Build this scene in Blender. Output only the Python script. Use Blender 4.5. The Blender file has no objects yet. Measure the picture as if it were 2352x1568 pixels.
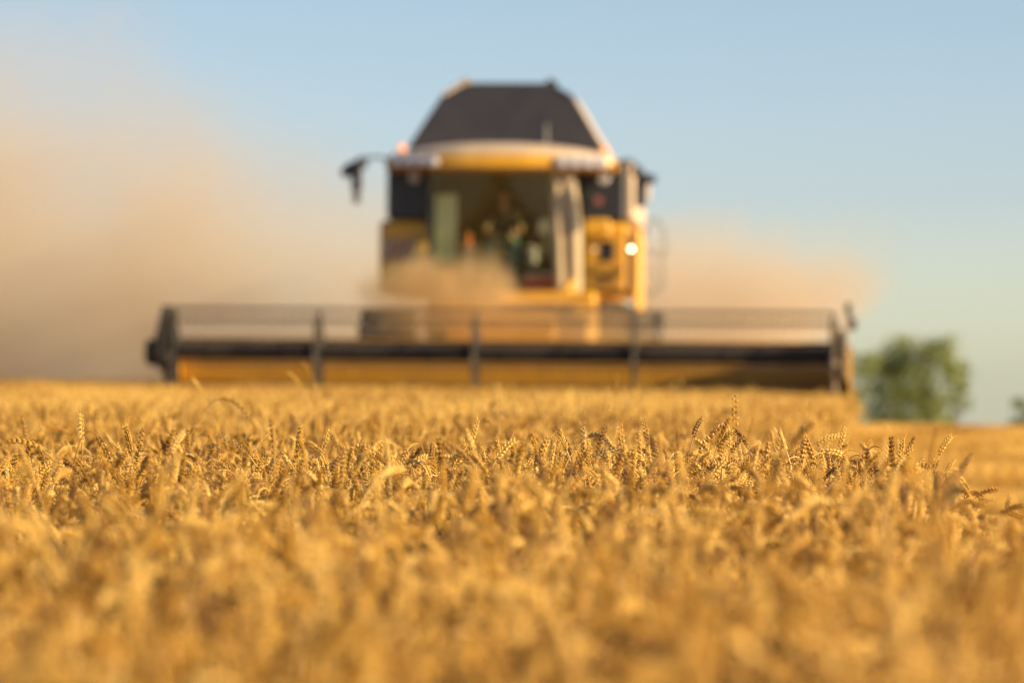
import bpy, math, random
import numpy as np
from mathutils import Vector, Matrix
R = math.radians
random.seed(7)
rng = np.random.default_rng(7)
scene = bpy.context.scene
COL = scene.collection

# ------------------------------------------------------------------ camera, sky, sun, exposure
FOC = 150.0
HFOC = 11.25           # focus distance, metres
KPX = FOC / 36.0 * 2352.0   # pixels per metre at one metre (photo shown 2352 px wide)
CAMZ = 1.03
cam = bpy.data.cameras.new('camera')
cam.lens = FOC
cam.sensor_width = 36.0
cam.clip_start = 0.2
cam.clip_end = 9000
cam.dof.use_dof = True
cam.dof.focus_distance = HFOC
cam.dof.aperture_fstop = 3.6
cam_ob = bpy.data.objects.new('camera', cam)
COL.objects.link(cam_ob)
cam_ob.location = (0, 0, CAMZ)
cam_ob.rotation_euler = (R(90) + math.atan(76 / KPX), 0, 0)
scene.camera = cam_ob

SUN_EL, SUN_AZ = R(19), R(107)      # azimuth clockwise from +Y (the view direction) towards +X
world = bpy.data.worlds.new('World')
scene.world = world
world.use_nodes = True
wn, wl = world.node_tree.nodes, world.node_tree.links
wn.clear()
sky = wn.new('ShaderNodeTexSky')
sky.sky_type = 'NISHITA'
sky.sun_disc = False
sky.sun_elevation = SUN_EL
sky.sun_rotation = SUN_AZ
sky.altitude = 100
sky.air_density = 1.0
sky.dust_density = 0.6
sky.ozone_density = 3.0
bg = wn.new('ShaderNodeBackground')
bg.inputs[1].default_value = 0.104
wo = wn.new('ShaderNodeOutputWorld')
wtc = wn.new('ShaderNodeTexCoord'); wsp = wn.new('ShaderNodeSeparateXYZ')
wl.new(wtc.outputs['Generated'], wsp.inputs[0])
wmr = wn.new('ShaderNodeMapRange'); wmr.inputs[1].default_value = -0.012; wmr.inputs[2].default_value = 0.09
wl.new(wsp.outputs[2], wmr.inputs[0])
wrp = wn.new('ShaderNodeValToRGB')
we = wrp.color_ramp.elements
we[0].position = 0.0; we[0].color = (1.0, 1.0, 1.0, 1)
we[1].position = 1.0; we[1].color = (0.71, 0.67, 0.735, 1)
for p_, c_ in ((0.12, (0.96, 0.98, 0.98, 1)), (0.52, (0.72, 0.71, 0.85, 1))):
    k_ = we.new(p_); k_.color = c_
wl.new(wmr.outputs[0], wrp.inputs[0])
wmx = wn.new('ShaderNodeMix'); wmx.data_type = 'RGBA'; wmx.blend_type = 'MULTIPLY'; wmx.inputs[0].default_value = 1.0
wl.new(sky.outputs[0], wmx.inputs[6]); wl.new(wrp.outputs[0], wmx.inputs[7])
wl.new(wmx.outputs[2], bg.inputs[0])
wl.new(bg.outputs[0], wo.inputs[0])

sd = bpy.data.lights.new('sun', 'SUN')
sd.energy = 5.0
sd.angle = R(0.5)
sd.color = (1.0, 0.77, 0.48)
sun = bpy.data.objects.new('sun', sd)
COL.objects.link(sun)
sdir = Vector((math.sin(SUN_AZ) * math.cos(SUN_EL), math.cos(SUN_AZ) * math.cos(SUN_EL), math.sin(SUN_EL)))
sun.rotation_euler = sdir.to_track_quat('Z', 'Y').to_euler()
sun.location = (40, -10, 30)

scene.view_settings.view_transform = 'Standard'
scene.view_settings.look = 'None'
scene.view_settings.gamma = 1
scene.view_settings.exposure = 1.05
scene.render.engine = 'CYCLES'
cy = scene.cycles
cy.use_denoising = True
try:
    cy.denoiser = 'OPENIMAGEDENOISE'
except Exception:
    pass
cy.max_bounces = 8
cy.diffuse_bounces = 3
cy.glossy_bounces = 3
cy.transmission_bounces = 6
cy.transparent_max_bounces = 12
cy.volume_bounces = 5
cy.volume_step_rate = 1.0
cy.volume_max_steps = 64
cy.sample_clamp_indirect = 6

# ------------------------------------------------------------------ helpers
def smooth(a, b, x):
    t = np.clip((x - a) / (b - a), 0, 1)
    return t * t * (3 - 2 * t)

def ground_z(x, y):
    x = np.asarray(x, float); y = np.asarray(y, float)
    z = 0.0 * y
    z = z - 0.010 * np.clip(x, -25, 25) * smooth(15, 60, y)
    far = np.clip(y - 70, 0, None)
    z = z - 0.030 * far * smooth(0, 60, far)
    z = z + 0.02 * np.sin(x * 0.9 + 1) * np.sin(y * 0.23)
    return z

def edge_x(y):
    return 0.25 + 0.0745 * y - 0.24 * smooth(11.7, 14.5, y) + 0.26 * smooth(36, 55, y)

def newmat(name):
    m = bpy.data.materials.new(name)
    m.use_nodes = True
    n = m.node_tree.nodes; l = m.node_tree.links
    b = n['Principled BSDF']
    return m, n, l, b

def paint(name, col, rough=0.45, metal=0.0, var=0.12, scale=3.0, dust=0.25, coat=0.0):
    m, n, l, b = newmat(name)
    tc = n.new('ShaderNodeTexCoord')
    nz = n.new('ShaderNodeTexNoise'); nz.inputs['Scale'].default_value = scale; nz.inputs['Detail'].default_value = 6
    l.new(tc.outputs['Object'], nz.inputs['Vector'])
    rp = n.new('ShaderNodeValToRGB')
    rp.color_ramp.elements[0].position = 0.3
    rp.color_ramp.elements[1].position = 0.7
    rp.color_ramp.elements[0].color = (*[c * (1 - var) for c in col], 1)
    rp.color_ramp.elements[1].color = (*[min(1, c * (1 + var)) for c in col], 1)
    l.new(nz.outputs[0], rp.inputs[0])
    nz2 = n.new('ShaderNodeTexNoise'); nz2.inputs['Scale'].default_value = scale * 0.6; nz2.inputs['Detail'].default_value = 8
    l.new(tc.outputs['Object'], nz2.inputs['Vector'])
    mr = n.new('ShaderNodeMapRange')
    mr.inputs[1].default_value = 0.4; mr.inputs[2].default_value = 0.75
    mr.inputs[3].default_value = 0.0; mr.inputs[4].default_value = dust
    l.new(nz2.outputs[0], mr.inputs[0])
    mx = n.new('ShaderNodeMix'); mx.data_type = 'RGBA'
    l.new(mr.outputs[0], mx.inputs[0]); l.new(rp.outputs[0], mx.inputs[6])
    mx.inputs[7].default_value = (0.42, 0.31, 0.19, 1)
    l.new(mx.outputs[2], b.inputs['Base Color'])
    b.inputs['Roughness'].default_value = rough
    b.inputs['Metallic'].default_value = metal
    if coat: b.inputs['Coat Weight'].default_value = coat
    return m

M = {}
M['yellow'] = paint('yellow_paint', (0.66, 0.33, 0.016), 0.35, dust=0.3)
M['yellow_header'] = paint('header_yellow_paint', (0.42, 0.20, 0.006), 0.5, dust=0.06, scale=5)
M['black_panel'] = paint('black_panel', (0.022, 0.022, 0.026), 0.38, dust=0.06)
M['tank_black'] = paint('tank_black', (0.03, 0.028, 0.03), 0.5, dust=0.05)
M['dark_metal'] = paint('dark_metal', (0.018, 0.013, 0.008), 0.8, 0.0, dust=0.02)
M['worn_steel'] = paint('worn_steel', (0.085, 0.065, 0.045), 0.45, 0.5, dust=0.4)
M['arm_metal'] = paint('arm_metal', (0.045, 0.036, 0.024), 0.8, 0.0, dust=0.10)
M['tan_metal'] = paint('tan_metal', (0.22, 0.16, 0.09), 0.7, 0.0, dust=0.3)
M['cream'] = paint('cream_paint', (0.60, 0.46, 0.28), 0.4, dust=0.15)
M['grey'] = paint('grey_paint', (0.24, 0.23, 0.21), 0.5, dust=0.25)
M['rubber'] = paint('tyre_rubber', (0.022, 0.020, 0.018), 0.85, dust=0.55, scale=6)
M['plastic_tine'] = paint('tine_plastic', (0.055, 0.040, 0.022), 0.7, dust=0.25)
M['seat'] = paint('seat_cloth', (0.035, 0.035, 0.04), 0.9, dust=0.0)
M['cab_trim'] = paint('cab_trim', (0.17, 0.15, 0.10), 0.8, dust=0.05)
M['skin'] = paint('skin', (0.50, 0.29, 0.19), 0.6, dust=0.0, var=0.05)
M['hair'] = paint('hair', (0.045, 0.03, 0.02), 0.7, dust=0.0)
M['shirt'] = paint('shirt_cloth', (0.035, 0.03, 0.03), 0.9, dust=0.0)
M['jeans'] = paint('trouser_cloth', (0.14, 0.24, 0.22), 0.9, dust=0.0)
M['red'] = paint('red_plastic', (0.55, 0.06, 0.04), 0.4, dust=0.05)
M['dull_red'] = paint('dull_red', (0.30, 0.10, 0.09), 0.5, dust=0.3)
M['white'] = paint('white_plastic', (0.75, 0.72, 0.68), 0.4, dust=0.05)
M['orange'] = paint('orange_plastic', (0.75, 0.17, 0.03), 0.4, dust=0.0)

def glassmat(name, tint, refl=0.10, rough=0.03):
    m, n, l, b = newmat(name)
    n.remove(b)
    t = n.new('ShaderNodeBsdfTransparent'); t.inputs[0].default_value = (*tint, 1)
    g = n.new('ShaderNodeBsdfGlossy'); g.inputs['Roughness'].default_value = rough
    g.inputs[0].default_value = (0.9, 0.95, 0.9, 1)
    lw = n.new('ShaderNodeLayerWeight'); lw.inputs[0].default_value = 0.25
    ad = n.new('ShaderNodeMath'); ad.operation = 'ADD'; ad.use_clamp = True
    ad.inputs[1].default_value = refl
    ml = n.new('ShaderNodeMath'); ml.operation = 'MULTIPLY'; ml.inputs[1].default_value = 0.3
    l.new(lw.outputs['Fresnel'], ml.inputs[0]); l.new(ml.outputs[0], ad.inputs[0])
    mx = n.new('ShaderNodeMixShader')
    l.new(ad.outputs[0], mx.inputs[0]); l.new(t.outputs[0], mx.inputs[1]); l.new(g.outputs[0], mx.inputs[2])
    l.new(mx.outputs[0], n['Material Output'].inputs[0])
    return m
M['glass'] = glassmat('cab_glass', (0.82, 0.86, 0.72), 0.08)
M['glass_side'] = glassmat('side_glass', (0.74, 0.80, 0.60), 0.08)

def lampmat(name, col, e, base):
    m, n, l, b = newmat(name)
    b.inputs['Base Color'].default_value = (*base, 1)
    b.inputs['Roughness'].default_value = 0.15
    b.inputs['Emission Color'].default_value = (*col, 1)
    b.inputs['Emission Strength'].default_value = e
    return m
M['beacon'] = lampmat('beacon_amber', (1.0, 0.36, 0.10), 0.45, (0.8, 0.25, 0.05))
M['glint_glow'] = lampmat('glint_glow', (1.0, 0.86, 0.60), 28.0, (0.9, 0.8, 0.6))  # glow standing in for a sun glint
M['dim_lamp'] = lampmat('dim_lamp', (1.0, 0.55, 0.20), 0.5, (0.9, 0.8, 0.6))
M['lens'] = lampmat('lamp_lens', (1, 1, 1), 0.0, (0.55, 0.54, 0.56))

class MB:
    def __init__(s): s.v = []; s.f = []
    def add(s, vs, fs):
        o = len(s.v); s.v += [tuple(v) for v in vs]; s.f += [tuple(i + o for i in f) for f in fs]
    def box(s, x0, x1, y0, y1, z0, z1, b=0.0, mat=None):
        vs = []
        if b <= 0:
            vs = [(x, y, z) for z in (z0, z1) for y in (y0, y1) for x in (x0, x1)]
            fs = [(0, 2, 3, 1), (4, 5, 7, 6), (0, 1, 5, 4), (2, 6, 7, 3), (0, 4, 6, 2), (1, 3, 7, 5)]
        else:   # chamfered in plan and at top and bottom
            def ring(i, z):
                a0, a1, c0, c1 = x0 + i, x1 - i, y0 + i, y1 - i
                return [(a0 + b, c0, z), (a1 - b, c0, z), (a1, c0 + b, z), (a1, c1 - b, z), (a1 - b, c1, z), (a0 + b, c1, z), (a0, c1 - b, z), (a0, c0 + b, z)]
            zs = [(b, z0), (0, z0 + b), (0, z1 - b), (b, z1)]
            for i, z in zs: vs += ring(i * 0.99, z)
            fs = [tuple(reversed(range(8))), tuple(range(24, 32))]
            for r in range(3):
                for k in range(8):
                    fs.append((r * 8 + k, r * 8 + (k + 1) % 8, r * 8 + 8 + (k + 1) % 8, r * 8 + 8 + k))
        if mat is not None: vs = [mat @ Vector(v) for v in vs]
        s.add(vs, fs)
    def tube(s, pts, r, n=8, cap=True):
        pts = [Vector(p) for p in pts]
        rs = r if isinstance(r, (list, tuple)) else [r] * len(pts)
        vs = []; fs = []
        up = None
        for i, p in enumerate(pts):
            d = (pts[min(i + 1, len(pts) - 1)] - pts[max(i - 1, 0)]).normalized()
            if up is None:
                up = Vector((0, 0, 1)) if abs(d.z) < 0.9 else Vector((1, 0, 0))
            a = d.cross(up)
            if a.length < 1e-4: a = d.orthogonal()
            a.normalize(); c = a.cross(d).normalized(); up = c
            for k in range(n):
                t = 2 * math.pi * k / n
                vs.append(p + (a * math.cos(t) + c * math.sin(t)) * rs[i])
        for i in range(len(pts) - 1):
            for k in range(n):
                fs.append((i * n + k, i * n + (k + 1) % n, (i + 1) * n + (k + 1) % n, (i + 1) * n + k))
        if cap:
            fs.append(tuple(reversed(range(n)))); fs.append(tuple(range((len(pts) - 1) * n, len(pts) * n)))
        s.add(vs, fs)
    def prism(s, outline, axis, a, b):
        n = len(outline)
        def mk(p, t):
            if axis == 'x': return (t, p[0], p[1])
            if axis == 'y': return (p[0], t, p[1])
            return (p[0], p[1], t)
        vs = [mk(p, a) for p in outline] + [mk(p, b) for p in outline]
        fs = [tuple(range(n)), tuple(reversed(range(n, 2 * n)))]
        fs += [(k, n + k, n + (k + 1) % n, (k + 1) % n) for k in range(n)]
        s.add(vs, fs)
    def lathe(s, prof, axis, c, n=32, ripple=None):
        vs = []; fs = []
        for i, (t, r) in enumerate(prof):
            for k in range(n):
                a = 2 * math.pi * k / n
                rr = r if ripple is None else ripple(i, k, r)
                u, w = rr * math.cos(a), rr * math.sin(a)
                vs.append((c[0] + t, c[1] + u, c[2] + w) if axis == 'x' else ((c[0] + u, c[1] + t, c[2] + w) if axis == 'y' else (c[0] + u, c[1] + w, c[2] + t)))
        for i in range(len(prof) - 1):
            for k in range(n):
                fs.append((i * n + k, i * n + (k + 1) % n, (i + 1) * n + (k + 1) % n, (i + 1) * n + k))
        fs.append(tuple(range(n))); fs.append(tuple(range((len(prof) - 1) * n, len(prof) * n)))
        s.add(vs, fs)
    def panel(s, quad, th):
        q = [Vector(p) for p in quad]
        nrm = (q[1] - q[0]).cross(q[2] - q[0]).normalized() * th
        n = len(q)
        vs = [p for p in q] + [p - nrm for p in q]
        fs = [tuple(range(n)), tuple(reversed(range(n, 2 * n)))] + [(k, n + k, n + (k + 1) % n, (k + 1) % n) for k in range(n)]
        s.add(vs, fs)
    def build(s, name, mat, parent=None, shade=True, link=True):
        me = bpy.data.meshes.new(name)
        me.from_pydata(s.v, [], s.f)
        me.update()
        import bmesh
        bm = bmesh.new(); bm.from_mesh(me); bmesh.ops.recalc_face_normals(bm, faces=bm.faces); bm.to_mesh(me); bm.free()
        me.materials.append(mat)
        o = bpy.data.objects.new(name, me)
        if shade:
            me.shade_smooth()
            try: me.set_sharp_from_angle(angle=R(35))
            except Exception: pass
        if link: COL.objects.link(o)
        if parent: o.parent = parent
        return o

def tag(o, label=None, cat=None, group=None, kind=None):
    if label: o['label'] = label
    if cat: o['category'] = cat
    if group: o['group'] = group
    if kind: o['kind'] = kind
    return o

def empty(name, loc, rot=(0, 0, 0)):
    o = bpy.data.objects.new(name, None)
    o.empty_display_size = 0.3
    COL.objects.link(o); o.location = loc; o.rotation_euler = rot
    return o

# ------------------------------------------------------------------ ground
def ground():
    ys = np.concatenate([np.arange(-6, 100, 1.0), np.geomspace(100, 2600, 50)])
    xs = np.concatenate([-np.geomspace(1500, 30, 26), np.arange(-28, 29, 1.0), np.geomspace(30, 1500, 26)])
    X, Y = np.meshgrid(xs, ys)
    Z = ground_z(X, Y)
    v = np.stack([X.ravel(), Y.ravel(), Z.ravel()], 1)
    nx = len(xs); f = []
    for j in range(len(ys) - 1):
        for i in range(nx - 1):
            a = j * nx + i
            f.append((a, a + 1, a + nx + 1, a + nx))
    me = bpy.data.meshes.new('ground'); me.from_pydata(v.tolist(), [], f); me.update(); me.shade_smooth()
    m, n, l, b = newmat('field_soil')
    tc = n.new('ShaderNodeTexCoord')
    nz = n.new('ShaderNodeTexNoise'); nz.inputs['Scale'].default_value = 0.35; nz.inputs['Detail'].default_value = 12
    nz.inputs['Roughness'].default_value = 0.7
    l.new(tc.outputs['Object'], nz.inputs['Vector'])
    rp = n.new('ShaderNodeValToRGB')
    rp.color_ramp.elements[0].position = 0.3; rp.color_ramp.elements[1].position = 0.7
    rp.color_ramp.elements[0].color = (0.30, 0.19, 0.075, 1)
    rp.color_ramp.elements[1].color = (0.50, 0.34, 0.14, 1)
    l.new(nz.outputs[0], rp.inputs[0]); l.new(rp.outputs[0], b.inputs['Base Color'])
    b.inputs['Roughness'].default_value = 0.95
    me.materials.append(m)
    o = bpy.data.objects.new('ground', me); COL.objects.link(o)
    o['kind'] = 'structure'
ground()

# ------------------------------------------------------------------ wheat
def wheat_material(name, c0, c1, c2, trans=0.35, rough=0.6):
    m, n, l, b = newmat(name)
    oi = n.new('ShaderNodeObjectInfo')
    tc = n.new('ShaderNodeTexCoord')
    nz = n.new('ShaderNodeTexNoise'); nz.inputs['Scale'].default_value = 60; nz.inputs['Detail'].default_value = 3
    l.new(tc.outputs['Object'], nz.inputs['Vector'])
    nz3 = n.new('ShaderNodeTexNoise'); nz3.inputs['Scale'].default_value = 9
    l.new(tc.outputs['Object'], nz3.inputs['Vector'])
    a = n.new('ShaderNodeMath'); a.operation = 'MULTIPLY'; a.inputs[1].default_value = 0.45
    l.new(nz.outputs[0], a.inputs[0])
    a3 = n.new('ShaderNodeMath'); a3.operation = 'MULTIPLY_ADD'; a3.inputs[1].default_value = 0.5
    l.new(nz3.outputs[0], a3.inputs[0]); l.new(a.outputs[0], a3.inputs[2])
    a2 = n.new('ShaderNodeMath'); a2.operation = 'MULTIPLY_ADD'; a2.inputs[1].default_value = 0.55
    l.new(oi.outputs['Random'], a2.inputs[0]); l.new(a3.outputs[0], a2.inputs[2])
    rp = n.new('ShaderNodeValToRGB')
    e = rp.color_ramp.elements
    e[0].position = 0.40; e[0].color = (*c0, 1)
    e[1].position = 1.05; e[1].color = (*c2, 1)
    k = e.new(0.72); k.color = (*c1, 1)
    l.new(a2.outputs[0], rp.inputs[0])
    l.new(rp.outputs[0], b.inputs['Base Color'])
    b.inputs['Roughness'].default_value = rough
    b.inputs['Specular IOR Level'].default_value = 0.45
    tr = n.new('ShaderNodeBsdfTranslucent')
    l.new(rp.outputs[0], tr.inputs[0])
    mx = n.new('ShaderNodeMixShader'); mx.inputs[0].default_value = trans
    l.new(b.outputs[0], mx.inputs[1]); l.new(tr.outputs[0], mx.inputs[2])
    l.new(mx.outputs[0], n['Material Output'].inputs[0])
    return m
M['ear'] = wheat_material('wheat_ear_husk', (0.19, 0.08, 0.008), (0.60, 0.325, 0.036), (0.86, 0.58, 0.14), 0.14, 0.38)
M['straw'] = wheat_material('wheat_straw', (0.26, 0.12, 0.012), (0.58, 0.32, 0.042), (0.82, 0.55, 0.15), 0.14, 0.32)
M['ear_dull'] = wheat_material('wheat_ear_dull', (0.22, 0.15, 0.05), (0.36, 0.25, 0.09), (0.50, 0.36, 0.13), 0.15, 0.5)

LOBE_T = (0.0, 0.22, 0.5, 0.78, 1.0)
LOBE_R = (0.25, 0.85, 1.0, 0.62, 0.04)

def stalk_curve(H, lean, nod, nodear, neck, ear):
    """returns stem points, ear points (equal steps) in the xz plane, starting at the origin"""
    pts = [Vector((0, 0, 0))]
    th = lean
    stem_len = H - neck
    nst = 6
    for i in range(nst):
        th = lean * (1 + 0.6 * i / nst)
        pts.append(pts[-1] + Vector((math.sin(th), 0, math.cos(th))) * stem_len / nst)
    nn = 7
    for i in range(nn):
        th += nod / nn
        pts.append(pts[-1] + Vector((math.sin(th), 0, math.cos(th))) * neck / nn)
    ep = [pts[-1].copy()]
    ne = 24
    for i in range(ne):
        th += nodear / ne
        ep.append(ep[-1] + Vector((math.sin(th), 0, math.cos(th))) * ear / ne)
    return pts, ep

def ear_geometry(mb, ep, rnd, hi=True, awn=0.35, fat=1.0):
    n = len(ep) - 1
    B = Vector((0, 1, 0))
    tw = rnd.uniform(0, math.pi)
    if hi:
        nodes = 14
        for i in range(nodes):
            u = (i + 0.3) / nodes * n
            k = min(int(u), n - 1)
            p = ep[k].lerp(ep[k + 1], u - k)
            T = (ep[k + 1] - ep[k]).normalized()
            N = T.cross(B).normalized()
            ta = tw + 0.5 * i / nodes
            S = N * math.cos(ta) + B * math.sin(ta)
            W = T.cross(S).normalized()
            sd_ = 1 if i % 2 else -1
            taper = fat * (0.75 + 0.25 * math.sin(math.pi * min(1, (i + 2) / (nodes * 0.75)) * 0.5)) * (1 - 0.45 * max(0, (i - nodes * 0.6) / (nodes * 0.4)))
            for (wo, sp, ln, wd) in ((0.0, 0.55, 0.0108, 0.0027), (0.0027, 0.36, 0.0098, 0.0023), (-0.0027, 0.36, 0.0098, 0.0023)):
                d = (T * math.cos(sp) + S * sd_ * math.sin(sp) + W * (wo * 90) + Vector((rnd.gauss(0, .11), rnd.gauss(0, .11), rnd.gauss(0, .11)))).normalized()
                c = p + S * sd_ * 0.0019 * fat + W * wo * fat
                L = ln * taper * rnd.uniform(0.9, 1.15)
                a = d.orthogonal().normalized(); b2 = d.cross(a)
                vs = []
                ns = 5
                for t, r in zip(LOBE_T, LOBE_R):
                    for q in range(ns):
                        an = 2 * math.pi * q / ns
                        vs.append(c + d * (t * L) + (a * math.cos(an) + b2 * math.sin(an)) * (r * wd * taper))
                fs = []
                for r_ in range(4):
                    for q in range(ns):
                        fs.append((r_ * ns + q, r_ * ns + (q + 1) % ns, (r_ + 1) * ns + (q + 1) % ns, (r_ + 1) * ns + q))
                mb.add(vs, fs)
                if rnd.random() < awn:
                    la = rnd.uniform(0.004, 0.014) * (1.8 if i > nodes - 5 else 1)
                    tip = c + d * L
                    e_ = tip + (d + T * 0.5).normalized() * la
                    mb.add([tip - a * 0.0004, tip + a * 0.0004, tip + b2 * 0.0004, e_], [(0, 1, 3), (1, 2, 3), (2, 0, 3)])
    else:
        vs = []; fs = []
        step = 3
        idx = list(range(0, n + 1, step))
        ns = 5
        for j, k in enumerate(idx):
            T = (ep[min(k + 1, n)] - ep[max(k - 1, 0)]).normalized()
            N = T.cross(B).normalized()
            r = 0.0048 * (1.0 - 0.8 * max(0, (k / n - 0.7) / 0.3)) * (0.4 if k == 0 else 1)
            off = N * (0.0022 if j % 2 else -0.0022)
            for q in range(ns):
                an = 2 * math.pi * q / ns + j
                vs.append(ep[k] + off + (N * math.cos(an) + B * math.sin(an) * 0.75) * r * rnd.uniform(0.75, 1.2))
        for j in range(len(idx) - 1):
            for q in range(ns):
                fs.append((j * ns + q, j * ns + (q + 1) % ns, (j + 1) * ns + (q + 1) % ns, (j + 1) * ns + q))
        mb.add(vs, fs)

def leaf_geometry(mb, base, rnd, length=0.2):
    az = rnd.uniform(0, 6.28)
    th = rnd.uniform(0.3, 0.7)
    p = Vector(base); side = Vector((-math.sin(az), math.cos(az), 0))
    vs = []; fs = []
    n = 8
    droop = rnd.uniform(1.2, 2.8)
    for i in range(n + 1):
        w = 0.0032 * math.sin(math.pi * min(1, 0.18 + 0.82 * i / n)) + 0.0006
        tws = side * math.cos(i * 0.5) + Vector((0, 0, 1)) * math.sin(i * 0.5) * 0.7
        vs += [p - tws * w, p + tws * w]
        th += droop / n
        p = p + Vector((math.cos(az) * math.sin(th), math.sin(az) * math.sin(th), math.cos(th))) * length / n
    for i in range(n):
        fs.append((2 * i, 2 * i + 1, 2 * i + 3, 2 * i + 2))
    mb.add(vs, fs)

def two_mat_mesh(name, mb_a, mb_b, ma, mbm):
    me = bpy.data.meshes.new(name)
    o = len(mb_a.v)
    me.from_pydata(mb_a.v + mb_b.v, [], mb_a.f + [tuple(i + o for i in f) for f in mb_b.f])
    me.materials.append(ma); me.materials.append(mbm)
    ids = np.zeros(len(mb_a.f) + len(mb_b.f), np.int32); ids[len(mb_a.f):] = 1
    me.polygons.foreach_set('material_index', ids)
    me.update(); me.shade_smooth()
    return me

SRC = bpy.data.collections.new('wheat_sources')      # not linked to the scene: only the field's nodes read it
NVAR = 24
rnd = random.Random(3)
for i in range(NVAR):
    kind_ = i % 6
    lean = rnd.uniform(0.0, 0.10)
    if kind_ == 0 or i == 1: nod, ne_ = rnd.uniform(0.05, 0.3), rnd.uniform(0.05, 0.35)
    elif kind_ in (1, 2) and i < 14: nod, ne_ = rnd.uniform(0.5, 0.9), rnd.uniform(0.4, 0.9)
    elif kind_ in (1, 2, 3): nod, ne_ = rnd.uniform(1.2, 1.6), rnd.uniform(0.6, 1.0)
    else: nod, ne_ = rnd.uniform(1.6, 2.5), rnd.uniform(0.5, 1.0)
    H = 0.735 + (-0.035 if nod < .4 else 0.0) + (0.035 if nod > 1.7 else 0)
    st, ep = stalk_curve(H, lean, nod, ne_, 0.10 if nod > 0.4 else 0.08, rnd.uniform(0.054, 0.080))
    A = MB(); S = MB()
    ear_geometry(A, ep, rnd, True, fat=rnd.uniform(0.8, 1.1))
    S.tube(st, [0.0018] * 7 + [0.0014] * (len(st) - 7), 5, False)
    S.tube([ep[k] for k in range(0, 25, 6)], 0.0011, 4, False)
    for q in range(rnd.choice((0, 0, 0, 1))):
        leaf_geometry(S, st[rnd.choice((2, 3, 4))], rnd, rnd.uniform(0.12, 0.22))
    me = two_mat_mesh('wheat_stalk_mesh', A, S, M['ear'], M['straw'])
    ob = bpy.data.objects.new('s%02d' % i, me)
    SRC.objects.link(ob)
NPATCH = 4
for i in range(NPATCH):
    A = MB(); S = MB()
    for q in range(440):
        nod = rnd.choice((0.1, 0.2, 0.7, 1.4, 2.1, 2.3)) + rnd.uniform(-.15, .15)
        H = 0.735 + rnd.gauss(0, 0.04)
        if rnd.random() < 0.03: H += rnd.uniform(0.04, 0.1)
        st, ep = stalk_curve(H, rnd.uniform(0, .1), nod, rnd.uniform(.1, .8), 0.12, 0.068)
        rot = Matrix.Rotation(rnd.uniform(0, 6.28), 3, 'Z')
        off = Vector((rnd.uniform(-.5, .5), rnd.uniform(-.5, .5), 0))
        a = MB(); s_ = MB()
        ear_geometry(a, ep, rnd, False)
        s_.tube([st[0], st[5], st[9], st[-1]], 0.0017, 3, False)
        A.add([rot @ Vector(v) + off for v in a.v], a.f)
        S.add([rot @ Vector(v) + off for v in s_.v], s_.f)
        if rnd.random() < 0.4:
            l_ = MB(); leaf_geometry(l_, st[rnd.choice((3, 4, 5))] + off, rnd, 0.2); S.add(l_.v, l_.f)
    me = two_mat_mesh('wheat_patch_mesh', A, S, M['ear'], M['straw'])
    ob = bpy.data.objects.new('t%02d' % i, me)
    SRC.objects.link(ob)
STUB = bpy.data.collections.new('stubble_sources')
for i in range(3):
    S = MB()
    for row in range(7):
        for q in range(38):
            x = -0.45 + row * 0.15 + rnd.gauss(0, .012); y = rnd.uniform(-.52, .52)
            h = rnd.uniform(.10, .19); lx, ly = rnd.gauss(0, .02), rnd.gauss(0, .02)
            S.tube([(x, y, 0), (x + lx, y + ly, h)], 0.0022, 3, False)
    for q in range(120):       # loose straw
        x, y, a = rnd.uniform(-.5, .5), rnd.uniform(-.5, .5), rnd.uniform(0, 3.14)
        z = rnd.uniform(.01, .13); L = rnd.uniform(.06, .2)
        d = Vector((math.cos(a), math.sin(a), rnd.gauss(0, .15))) * L
        S.tube([(x, y, z), Vector((x, y, z)) + d], 0.002, 3, False)
    me = bpy.data.meshes.new('stubble_mesh'); me.from_pydata(S.v, [], S.f); me.materials.append(M['straw']); me.update()
    ob = bpy.data.objects.new('u%02d' % i, me); STUB.objects.link(ob)

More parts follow.
